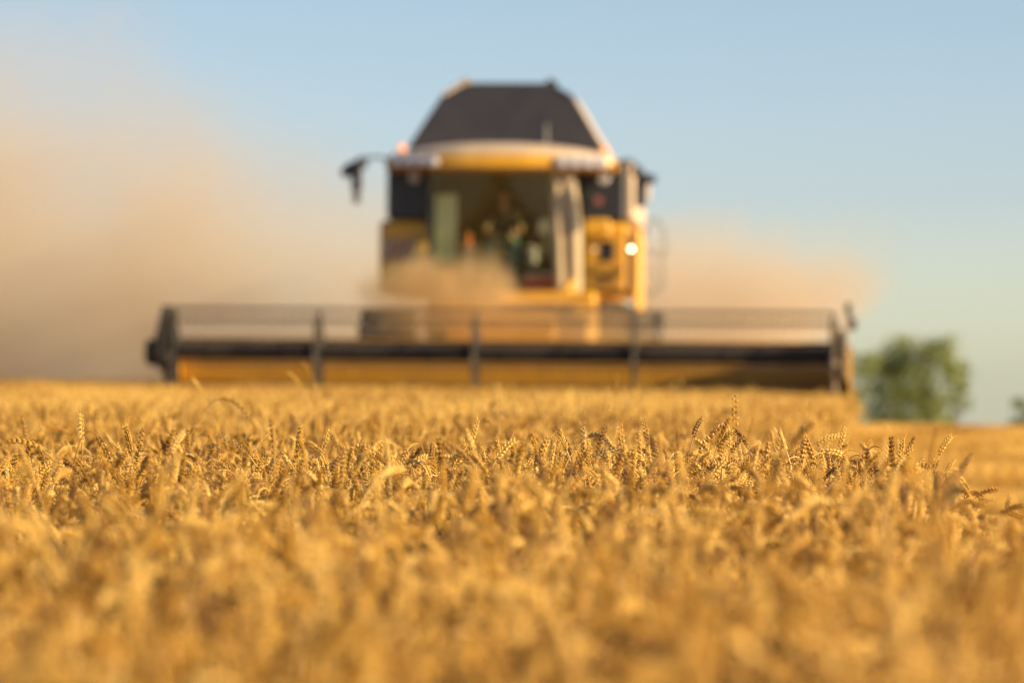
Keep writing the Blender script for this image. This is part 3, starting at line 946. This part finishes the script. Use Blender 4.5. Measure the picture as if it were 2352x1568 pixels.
rc.add(vs, fs); rc.build('roof_cap', M['cream'], roof)
def roof_front(px):
    x = LX(px, cy0); u = (x - rcx) / ((rr_ - rl_) / 2)
    return x, cy0 - .38 + .42 * abs(u) ** 2.6
for px in (916, 944, 972, 1000, 1292, 1320, 1348, 1376):
    x, fy = roof_front(px)
    w = MB(); w.lathe([(-.045, .055), (-.035, .075), (.02, .075)], 'y', (x, fy - .01, LZ(374, cy0)), 16)
    w.build('work_light', M['lens'], roof)
for a_, b_ in ((902, 1010), (1283, 1392)):
    xs_ = [roof_front(p) for p in np.linspace(a_, b_, 7)]
    w = MB()
    for (xa, ya), (xb, yb) in zip(xs_[:-1], xs_[1:]):
        w.panel([(xa, ya - .012, LZ(386, cy0)), (xb, yb - .012, LZ(386, cy0)), (xb, yb - .012, LZ(361, cy0)), (xa, ya - .012, LZ(361, cy0))], -.01)
    w.build('light_housing', M['grey'], roof)
w = MB(); x, fy = roof_front(1398)
w.lathe([(-.03, .03), (0, .05), (.03, .03)], 'y', (x, fy - .03, LZ(371, cy0)), 12); w.build('indicator', M['dim_lamp'], roof)
for px, py in ((922, 340), (1390, 343)):
    w = MB(); z = LZ(py, 3.3)
    w.lathe([(-.16, .05), (-.10, .05), (-.05, .05), (.02, .045), (.05, .02)], 'z', (LX(px, 3.3), 3.3, z), 16)
    w.build('beacon', M['beacon'], roof)
w = MB(); w.tube([(LX(1256, 3.2), 3.2, LZ(340, 3.2)), (LX(1256, 3.2), 3.2, LZ(284, 3.2))], [.02, .012], 6)
w.build('antenna', M['grey'], roof)
# mirrors
mr_ = MB()
y = 2.6
mr_.tube([(LX(895, y), y + .3, LZ(366, y)), (LX(865, y), y, LZ(362, y)), (LX(832, y), y - .1, LZ(366, y)), (LX(822, y), y - .1, LZ(400, y))], .022, 8)
mr_.box(LX(808, y), LX(833, y), y - .14, y - .06, LZ(442, y), LZ(385, y), .02)
mr_.tube([(LX(826, y), y - .1, LZ(385, y)), (LX(806, y), y - .1, LZ(392, y)), (LX(786, y), y - .1, LZ(404, y))], [.10, .10, .06], 8)
mr_.tube([(LX(828, y), y - .1, LZ(385, y)), (LX(836, y), y - .1, LZ(366, y))], [.10, .07], 8)
mo = mr_.build('mirror', M['black_panel'], cabo)
mg = MB(); mg.box(LX(812, y), LX(830, y), y - .13, y - .07, LZ(470, y), LZ(443, y), .02); mg.build('mirror_foot', M['worn_steel'], mo)
mr_ = MB()
mr_.tube([(LX(1412, y), y + .5, LZ(366, y)), (LX(1450, y), y, LZ(368, y)), (LX(1472, y), y - .1, LZ(390, y))], .022, 8)
mr_.box(LX(1461, y), LX(1484, y), y - .14, y - .06, LZ(476, y), LZ(390, y), .02)
mr_.tube([(LX(1468, y), y - .1, LZ(405, y)), (LX(1488, y), y - .1, LZ(412, y)), (LX(1508, y), y - .1, LZ(410, y))], [.08, .075, .06], 8)
mr_.tube([(LX(1466, y), y - .1, LZ(402, y)), (LX(1466, y), y - .1, LZ(380, y))], [.08, .05], 8)
mo = mr_.build('mirror', M['black_panel'], cabo)
mg = MB(); mg.box(LX(1485, y), LX(1495, y), y - .13, y - .05, LZ(462, y), LZ(418, y), .02); mg.build('mirror_glass', M['cream'], mo)
# seat, wheel, console
st_ = MB()
sx = LX(1158, 3.5)
st_.box(sx - .27, sx + .27, 3.32, 3.80, cz0 + .42, cz0 + .56, .05)
st_.box(sx - .25, sx + .25, 3.80, 3.94, cz0 + .5, cz0 + 1.15, .05)
st_.box(sx - .14, sx + .14, 3.82, 3.92, cz0 + 1.16, cz0 + 1.36, .04)
st_.box(sx - .18, sx + .18, 3.4, 3.7, cz0 - .02, cz0 + .418, .03)
st_.build('seat', M['seat'], cabo)
so = MB()
so.tube([(sx - .02, 3.0, cz0 - .02), (sx - .02, 3.10, cz0 + .62)], [.05, .035], 8)
ringp = []
for k in range(21):
    a = 2 * math.pi * k / 20
    ringp.append((sx - .02 + .19 * math.cos(a), 3.10 + .19 * math.sin(a) * .85, cz0 + .66 + .19 * math.sin(a) * .5))
so.tube(ringp, .016, 6, False)
for k in (0, 7, 13): so.tube([(sx - .02, 3.10, cz0 + .62), ringp[k]], .012, 6)
so.build('steering_wheel', M['cab_trim'], cabo)
cs = MB()
cs.box(sx + .33, sx + .50, 3.1, 3.7, cz0 + .35, cz0 + .62, .03)
cs.box(LX(1238, 3.2), LX(1272, 3.2), 3.15, 3.24, LZ(540, 3.2), LZ(505, 3.2), .01)
cs.tube([(LX(1255, 3.2), 3.22, LZ(540, 3.2)), (LX(1250, 3.2), 3.4, LZ(590, 3.2))], .025, 6)
cs.build('console', M['grey'], cabo)
# cab step deck, ladder, rails
dk = MB()
dk.box(LX(1150, 2.6), LX(1372, 2.6), 2.35, 3.2, LZ(700, 2.4), LZ(668, 2.4), .03)
dk.tube([(LX(1300, 2.5), 2.5, LZ(680, 2.5)), (LX(1318, 2.5), 2.55, LZ(640, 2.5))], [.10, .06], 10)
dk.box(LX(1325, 2.6), LX(1372, 2.6), 2.3, 2.345, LZ(728, 2.4), LZ(700, 2.4), .01)
dk.build('platform', M['yellow'], comb)
ld = MB()
y = 3.3
ld.tube([(LX(1462, y), y, LZ(700, y)), (LX(1462, y), y, LZ(520, y))], .03, 8)
ld.box(LX(1455, y), LX(1473, y), y + .2, y + 1.6, LZ(720, y), LZ(520, y), .03)
ld.build('fender', M['yellow'], comb)
hr = MB()
lo = [LX(1484, y), LX(1530, y)]
hp = [(lo[0], y, LZ(545, y)), (LX(1492, y), y, LZ(506, y)), (LX(1512, y), y, LZ(502, y)), (LX(1529, y), y, LZ(530, y)), (LX(1531, y), y, LZ(580, y)), (LX(1522, y), y, LZ(600, y)), (LX(1528, y), y, LZ(640, y)), (LX(1520, y), y, LZ(664, y)), (LX(1496, y), y, LZ(672, y)), (lo[0], y, LZ(660, y))]
hr.tube(hp, .018, 8)
hr.tube([(LX(1484, y), y, LZ(575, y)), (LX(1522, y), y, LZ(580, y))], .014, 8)
hr.tube([(LX(1492, y), y, LZ(600, y)), (LX(1518, y), y, LZ(652, y))], .014, 8)
hr.build('handrail', M['grey'], comb)
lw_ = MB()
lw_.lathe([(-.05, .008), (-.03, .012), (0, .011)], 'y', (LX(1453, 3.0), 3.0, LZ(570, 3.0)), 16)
lamp = lw_.build('lamp_glint', M['glint_glow'], comb)  # glowing bead drawn in place of the sun's glint on the lamp
lw2 = MB(); lw2.lathe([(0.004, .06), (.10, .07), (.30, .05)], 'y', (LX(1453, 3.0), 3.0, LZ(570, 3.0)), 16)
lw2.build('lamp_housing', M['black_panel'], lamp)
lw2 = MB(); lw2.lathe([(-.04, .02), (0, .035), (.02, .02)], 'y', (LX(1370, y0), y0 - .045, LZ(573, y0)), 12); lw2.build('indicator', M['dim_lamp'], comb)
def wheel(cx, cyy, rad, wid, lugs):
    prof = [(-wid / 2 + .03, rad * .60), (-wid / 2, rad * .78), (-wid / 2 + .02, rad * .93), (-wid * .36, rad * .985), (0, rad), (wid * .36, rad * .985), (wid / 2 - .02, rad * .93), (wid / 2, rad * .78), (wid / 2 - .03, rad * .60)]
    t = MB(); t.lathe(prof, 'x', (cx, cyy, rad), 40)
    for s in (-1, 1):
        for k in range(lugs):
            a = 2 * math.pi * (k + (.5 if s > 0 else 0)) / lugs
            rot = Matrix.Translation((cx, cyy, rad)) @ Matrix.Rotation(a, 4, 'X')
            m2 = rot @ Matrix.Translation((s * wid * .24, 0, rad * .995)) @ Matrix.Rotation(R(38) * s, 4, 'Z')
            t.box(-wid * .27, wid * .27, -.03, .03, -.05, .035, 0, m2)
    o = t.build('wheel', M['rubber'], comb)
    r_ = MB(); r_.lathe([(-wid * .42, rad * .60), (-wid * .40, rad * .52), (-.05, rad * .45), (-.05, rad * .18), (-wid * .30, rad * .14), (wid * .30, rad * .14), (.05, rad * .18), (.05, rad * .45), (wid * .40, rad * .52), (wid * .42, rad * .60)], 'x', (cx, cyy, rad), 32)
    r_.build('rim', M['yellow'], o)
wheel(LX(893, 3.6) , 3.6, .95, .74, 22)
wheel(LX(1470, 3.6), 3.6, .95, .74, 22)
wheel(BX - 1.35, 8.3, .62, .45, 18)
wheel(BX + 1.45, 8.3, .62, .45, 18)

# ---- things in the cab (own top-level objects)
Mw = Matrix.LocRotScale(comb.location, comb.rotation_euler, None)
def cabworld(p): return Mw @ Vector(p)
cool = empty('cooler_box', cabworld((LX(1243, 3.1), 3.1, cz0 - .016)), comb.rotation_euler)
c_ = MB(); c_.box(-.20, .20, -.14, .14, 0, .20, .03); c_.build('tub', M['red'], cool)
c_ = MB(); c_.box(-.21, .21, -.15, .15, .204, .25, .02); c_.build('lid', M['white'], cool)
tag(cool, 'small red cooler box with white lid on the cab floor behind the glass', 'cooler box')
bo = empty('drinks_flask', cabworld((LX(1078, 3.0), 3.0, cz0 + .60)), comb.rotation_euler)
c_ = MB(); c_.lathe([(0, .045), (.16, .05), (.18, .03)], 'z', (0, 0, 0), 16); c_.build('flask_body', M['orange'], bo)
c_ = MB(); c_.lathe([(.184, .032), (.22, .03)], 'z', (0, 0, 0), 12); c_.build('cap', M['cab_trim'], bo)
tag(bo, 'orange drinks flask on the stand at the left inside the cab', 'flask')
sh = MB(); sh.box(LX(1078, 3.0) - .10, LX(1078, 3.0) + .10, 2.9, 3.1, cz0 + .55, cz0 + .596, .01)
sh.tube([(LX(1078, 3.0), 3.0, cz0 - .02), (LX(1078, 3.0), 3.0, cz0 + .55)], .03, 8)
sh.build('cab_stand', M['grey'], cabo)

# ---- driver
def driver():
    root = empty('person', cabworld((sx, 3.55, cz0 + .56)), comb.rotation_euler)
    tag(root, 'driver in dark shirt and green trousers sitting with hands on the steering wheel', 'person')
    def skin(name, verts, edges, radii, mat, parent, sub=2, rootv=0):
        me = bpy.data.meshes.new(name); me.from_pydata(verts, edges, []); me.materials.append(mat)
        o = bpy.data.objects.new(name, me); COL.objects.link(o); o.parent = parent
        md = o.modifiers.new('skin', 'SKIN')
        for i, r in enumerate(radii):
            sv = me.skin_vertices[0].data[i]
            sv.radius = r if isinstance(r, tuple) else (r, r)
            sv.use_root = (i == rootv)
        md.use_smooth_shade = True
        s2 = o.modifiers.new('sub', 'SUBSURF'); s2.levels = sub; s2.render_levels = sub
        return o
    V = []; E = []; Rr = []
    def v(p, r, link=None):
        V.append(p); Rr.append(r)
        if link is not None: E.append((link, len(V) - 1))
        return len(V) - 1
    pel = v((0, .05, .10), (.15, .11)); be = v((0, .04, .28), (.13, .10), pel); chs = v((0, .02, .44), (.16, .11), be)
    nk0 = v((0, .0, .56), (.07, .065), chs); nk = v((0, -.01, .62), .055, nk0)
    h1 = v((0, -.03, .68), (.072, .085), nk); h2 = v((0, -.025, .76), (.078, .095), h1); v((0, -.01, .83), (.06, .075), h2)
    for s in (-1, 1):
        sh_ = v((s * .18, .02, .50), .062, chs); el = v((s * .25, -.12, .28), .045, sh_); wr = v((s * .17, -.35, .24), .030, el)
        pm = v((s * .155, -.41, .26), (.036, .020), wr)
        for q in range(4):
            b_ = v((s * (.175 - q * .016), -.455 - .003 * (q % 2), .275), .010, pm)
            m_ = v((s * (.175 - q * .016), -.480, .258), .009, b_)
            v((s * (.175 - q * .016), -.468, .235 + .003 * q), .008, m_)
        t1 = v((s * .125, -.42, .255), .011, pm); v((s * .118, -.45, .245), .009, t1)
        hp_ = v((s * .10, -.02, .06), .09, pel); kn = v((s * .17, -.42, .08), .065, hp_); an = v((s * .17, -.47, -.36), .045, kn); v((s * .18, -.60, -.42), (.045, .035), an)
    body_ = skin('body', V, E, Rr, M['skin'], root)
    # face, ears, hair
    f = MB()
    f.tube([(0, -.115, .76), (0, -.135, .73), (0, -.12, .72)], [.008, .014, .012], 8)
    f.build('nose', M['skin'], root)
    for s in (-1, 1):
        f = MB(); f.tube([(s * .078, -.02, .76), (s * .088, -.01, .75), (s * .078, -.01, .72)], [.012, .016, .01], 8); f.build('ear', M['skin'], root)
    for s in (-1, 1):
        f = MB(); f.lathe([(-.006, .004), (0, .011), (.008, .010)], 'y', (s * .031, -.108, .765), 10); f.build('eye', M['hair'], root)
    f = MB(); f.tube([(-.024, -.108, .695), (0, -.114, .693), (.024, -.108, .695)], [.003, .006, .003], 6); f.build('mouth', M['red'], root)
    f = MB()
    vs = []; fs = []
    for j in range(7):
        t = j / 6 * R(100)
        for k in range(16):
            a = 2 * math.pi * k / 16
            cut = 1.0 if math.sin(a) > -.4 else .62
            tt = t * cut
            vs.append((.09 * math.sin(tt) * math.cos(a), -.015 + .108 * math.sin(tt) * math.sin(a), .775 + .092 * math.cos(tt)))
    for j in range(6):
        for k in range(16): fs.append((j * 16 + k, j * 16 + (k + 1) % 16, (j + 1) * 16 + (k + 1) % 16, (j + 1) * 16 + k))
    f.add(vs, fs); f.build('hair', M['hair'], root)
    # shirt and trousers, a little fuller than the body
    V = []; E = []; Rr = []
    pel = v((0, .05, .10), (.165, .125)); be = v((0, .04, .28), (.148, .118), pel); chs = v((0, .02, .44), (.175, .126), be); v((0, .0, .545), (.085, .08), chs)
    for s in (-1, 1):
        sh_ = v((s * .18, .02, .50), .078, chs); v((s * .24, -.09, .32), .062, sh_)
    skin('shirt', V, E, Rr, M['shirt'], root)
    V = []; E = []; Rr = []
    pel = v((0, .05, .07), (.168, .12))
    for s in (-1, 1):
        hp_ = v((s * .10, -.02, .06), .105, pel); kn = v((s * .17, -.42, .08), .082, hp_); v((s * .17, -.465, -.33), .066, kn)
    skin('trousers', V, E, Rr, M['jeans'], root)
driver()

# ------------------------------------------------------------------ trees beyond the crest
def leafmat(name, c0, c1):
    m, n, l, b = newmat(name)
    g = n.new('ShaderNodeNewGeometry')
    nz = n.new('ShaderNodeTexNoise'); nz.inputs['Scale'].default_value = 1.3
    tc = n.new('ShaderNodeTexCoord'); l.new(tc.outputs['Object'], nz.inputs['Vector'])
    ad = n.new('ShaderNodeMath'); ad.operation = 'MULTIPLY_ADD'; ad.inputs[1].default_value = .5
    l.new(g.outputs['Random Per Island'], ad.inputs[0]); 
    m5 = n.new('ShaderNodeMath'); m5.operation = 'MULTIPLY'; m5.inputs[1].default_value = .7
    l.new(nz.outputs[0], m5.inputs[0]); l.new(m5.outputs[0], ad.inputs[2])
    rp = n.new('ShaderNodeValToRGB')
    rp.color_ramp.elements[0].position = .25; rp.color_ramp.elements[1].position = .85
    rp.color_ramp.elements[0].color = (*c0, 1); rp.color_ramp.elements[1].color = (*c1, 1)
    l.new(ad.outputs[0], rp.inputs[0]); l.new(rp.outputs[0], b.inputs['Base Color'])
    b.inputs['Roughness'].default_value = .6
    tr = n.new('ShaderNodeBsdfTranslucent'); l.new(rp.outputs[0], tr.inputs[0])
    mx = n.new('ShaderNodeMixShader'); mx.inputs[0].default_value = .3
    l.new(b.outputs[0], mx.inputs[1]); l.new(tr.outputs[0], mx.inputs[2]); l.new(mx.outputs[0], n['Material Output'].inputs[0])
    return m
M['leaf_green'] = leafmat('tree_leaves', (.085, .115, .03), (.30, .33, .07))
M['leaf_dark'] = leafmat('dark_tree_leaves', (.08, .11, .045), (.20, .24, .08))
M['bark'] = paint('bark', (.12, .09, .06), .9, scale=8)
def tree(px, D, top_py, wpx, label, mat, seed, clumps=26, leaves=150):
    rn = random.Random(seed)
    x = (px - 1176) / KPX * D
    gz = float(ground_z(x, D))
    topz = CAMZ + (860 - top_py) / KPX * D
    H = topz - gz; W = wpx / KPX * D / 2
    root = empty('tree', (x, D, gz))
    tag(root, label, 'tree', 'trees beyond the field')
    tk = MB()
    tk.tube([(0, 0, -.1), (.03, 0, H * .2), (-.05, .04, H * .5), (.04, 0, H * .8)], [.11, .085, .06, .02], 10)
    cents = []
    for k in range(clumps):
        u = rn.random()
        z = H * (.06 + .86 * u)
        rad = W * (0.35 + 0.65 * math.sin(math.pi * (0.15 + 0.75 * (1 - u)))) * rn.uniform(.25, 1.0)
        a = rn.uniform(0, 6.28)
        c = Vector((math.cos(a) * rad, math.sin(a) * rad, z)); cents.append(c)
        if k % 2 == 0:
            b0 = Vector((0, 0, max(.3, z * .55)))
            tk.tube([b0, b0.lerp(c, .55) + Vector((0, 0, .08)), c], [.04, .026, .008], 6, False)
    tk.build('trunk', M['bark'], root)
    lf = MB()
    for c in cents:
        cr = W * rn.uniform(.24, .44)
        for q in range(leaves):
            d = Vector((rn.gauss(0, 1), rn.gauss(0, 1), rn.gauss(0, .8))) * cr * .5
            p = c + d
            if p.z > H: p.z = H - rn.uniform(0, .2)
            s = rn.uniform(.05, .095)
            a = Vector((rn.gauss(0, 1), rn.gauss(0, 1), rn.gauss(0, 1))).normalized(); b = a.orthogonal().normalized()
            c2 = a.cross(b)
            lf.add([p - b * s, p + c2 * s * .55, p + b * s, p - c2 * s * .55], [(0, 1, 2, 3)])
    lf.build('crown', mat, root, shade=False)
TD = 150
tree(2118, TD, 768, 215, 'taller green leafy tree, highest of the group right of the header', M['leaf_green'], 21, 44, 190)
tree(1962, TD + 4, 806, 225, 'lower rounded tree touching the right end of the header', M['leaf_green'], 12, 44, 170)
tree(2050, TD + 8, 806, 200, 'lowest dark bushy tree between the two leafy ones', M['leaf_dark'], 13, 34, 160)
tree(2190, TD + 10, 822, 110, 'narrow bushy tree at the right foot of the tallest tree', M['leaf_green'], 15, 16, 110)
tree(2350, TD + 40, 908, 80, 'small dark tree cut by the right frame edge', M['leaf_dark'], 14, 16, 220)

# ------------------------------------------------------------------ dust
def dust(name, box, nodesfn, color, label, aniso=0.2):
    (x0, x1, y0_, y1_, z0, z1) = box
    b = MB(); b.box(x0, x1, y0_, y1_, z0, z1)
    m = bpy.data.materials.new(name); m.use_nodes = True
    n, l = m.node_tree.nodes, m.node_tree.links
    n.remove(n['Principled BSDF'])
    pv = n.new('ShaderNodeVolumePrincipled')
    pv.inputs['Color'].default_value = (*color, 1)
    pv.inputs['Anisotropy'].default_value = aniso
    l.new(pv.outputs[0], n['Material Output'].inputs['Volume'])
    g = n.new('ShaderNodeTexCoord')
    sx_ = n.new('ShaderNodeSeparateXYZ'); l.new(g.outputs['Object'], sx_.inputs[0])
    def mth(op, a, b_=None, c=None, clamp=False):
        q = n.new('ShaderNodeMath'); q.operation = op; q.use_clamp = clamp
        for i, val in enumerate((a, b_, c)):
            if val is None: continue
            if isinstance(val, (int, float)): q.inputs[i].default_value = val
            else: l.new(val, q.inputs[i])
        return q.outputs[0]
    def noise(scale, detail=3, off=(0, 0, 0)):
        mp = n.new('ShaderNodeMapping'); mp.inputs['Location'].default_value = off
        l.new(g.outputs['Object'], mp.inputs[0])
        q = n.new('ShaderNodeTexNoise'); q.inputs['Scale'].default_value = scale; q.inputs['Detail'].default_value = detail
        l.new(mp.outputs[0], q.inputs['Vector']); return q.outputs[0]
    dens = nodesfn(sx_.outputs[0], sx_.outputs[1], sx_.outputs[2], mth, noise)
    l.new(dens, pv.inputs['Density'])
    me_o = b.build(name, m, None, shade=False)
    tag(me_o, label, None, None, 'stuff')
    return me_o
def sstep(mth, v): # v clamped 0..1
    return mth('MULTIPLY', mth('MULTIPLY', v, v), mth('SUBTRACT', 3.0, mth('MULTIPLY', v, 2.0)))
def left_plume(x, y, z, mth, noise):
    nz = mth('ADD', mth('MULTIPLY', mth('SUBTRACT', noise(.22, 2), .5), 6.5), mth('MULTIPLY', mth('SUBTRACT', noise(.8, 3, (4, 2, 9)), .5), 3.0))
    top = mth('ADD', mth('MULTIPLY', x, -0.36), 3.7)
    top = mth('ADD', top, nz)
    t = mth('MULTIPLY', mth('SUBTRACT', mth('ADD', top, .5), z), .27, clamp=True)
    t = sstep(mth, t)
    e = mth('MULTIPLY', mth('SUBTRACT', 1.2, x), .35, clamp=True)
    dy = mth('MULTIPLY', mth('SUBTRACT', 80.0, y), .25, clamp=True)
    dy2 = mth('MULTIPLY', mth('SUBTRACT', y, 64.0), .25, clamp=True)
    low = mth('ADD', 0.70, mth('MULTIPLY', mth('MULTIPLY', mth('SUBTRACT', 5.5, z), .28, clamp=True), .6))
    d = mth('MULTIPLY', mth('MULTIPLY', t, e), mth('MULTIPLY', mth('MULTIPLY', dy, dy2), low))
    patch = mth('ADD', mth('MULTIPLY', mth('SUBTRACT', noise(.42, 4, (1, 8, 3)), .5), 5.5), 1.0, clamp=False)
    patch = mth('MAXIMUM', patch, 0.12)
    return mth('MULTIPLY', mth('MULTIPLY', d, patch), 0.19)
dust('dust_cloud', (-22, 2.2, 64, 80, -.6, 13), left_plume, (.80, .69, .51), 'tall pale dust plume drifting left behind the harvester')
def right_plume(x, y, z, mth, noise):
    nz = mth('MULTIPLY', mth('SUBTRACT', noise(.6, 4, (7, 3, 1)), .5), 4.2)
    top = mth('ADD', mth('ADD', mth('MULTIPLY', x, -0.10), 3.95), nz)
    t = sstep(mth, mth('MULTIPLY', mth('SUBTRACT', top, z), .5, clamp=True))
    e = mth('MULTIPLY', mth('SUBTRACT', mth('ADD', 4.0, mth('MULTIPLY', z, 1.0)), x), .8, clamp=True)
    dy = mth('MULTIPLY', mth('SUBTRACT', 79.0, y), .3, clamp=True)
    dy2 = mth('MULTIPLY', mth('SUBTRACT', y, 68.0), .3, clamp=True)
    return mth('MULTIPLY', mth('MULTIPLY', mth('MULTIPLY', t, e), mth('MULTIPLY', dy, dy2)), 0.80)
dust('dust_cloud', (2.21, 7.2, 68, 79, -.6, 6), right_plume, (.80, .69, .51), 'thin low dust haze drifting right behind the harvester')
def front_puff(x, y, z, mth, noise):
    nz = mth('MULTIPLY', mth('SUBTRACT', noise(1.3, 4, (3, 1, 5)), .5), 2.2)
    # two lobes
    def lobe(cx, cz, rx, rz):
        a = mth('DIVIDE', mth('SUBTRACT', x, cx), rx); b = mth('DIVIDE', mth('SUBTRACT', z, cz), rz)
        r2 = mth('ADD', mth('MULTIPLY', a, a), mth('MULTIPLY', b, b))
        return sstep(mth, mth('MULTIPLY', mth('SUBTRACT', mth('ADD', 1.0, nz), r2), .75, clamp=True))
    s = mth('ADD', lobe(-1.35, 2.0, .85, .72), lobe(-.45, 1.95, .62, .90))
    s = mth('ADD', s, mth('MULTIPLY', lobe(0.1, 1.65, 2.4, .46), .7))
    return mth('MULTIPLY', s, 2.3)
dust('dust_cloud', (-2.6, 2.4, 58.5, 59.28, 1.15, 3.3), front_puff, (.84, .64, .34), 'dense tan dust puff rising in front of the cab lower left')
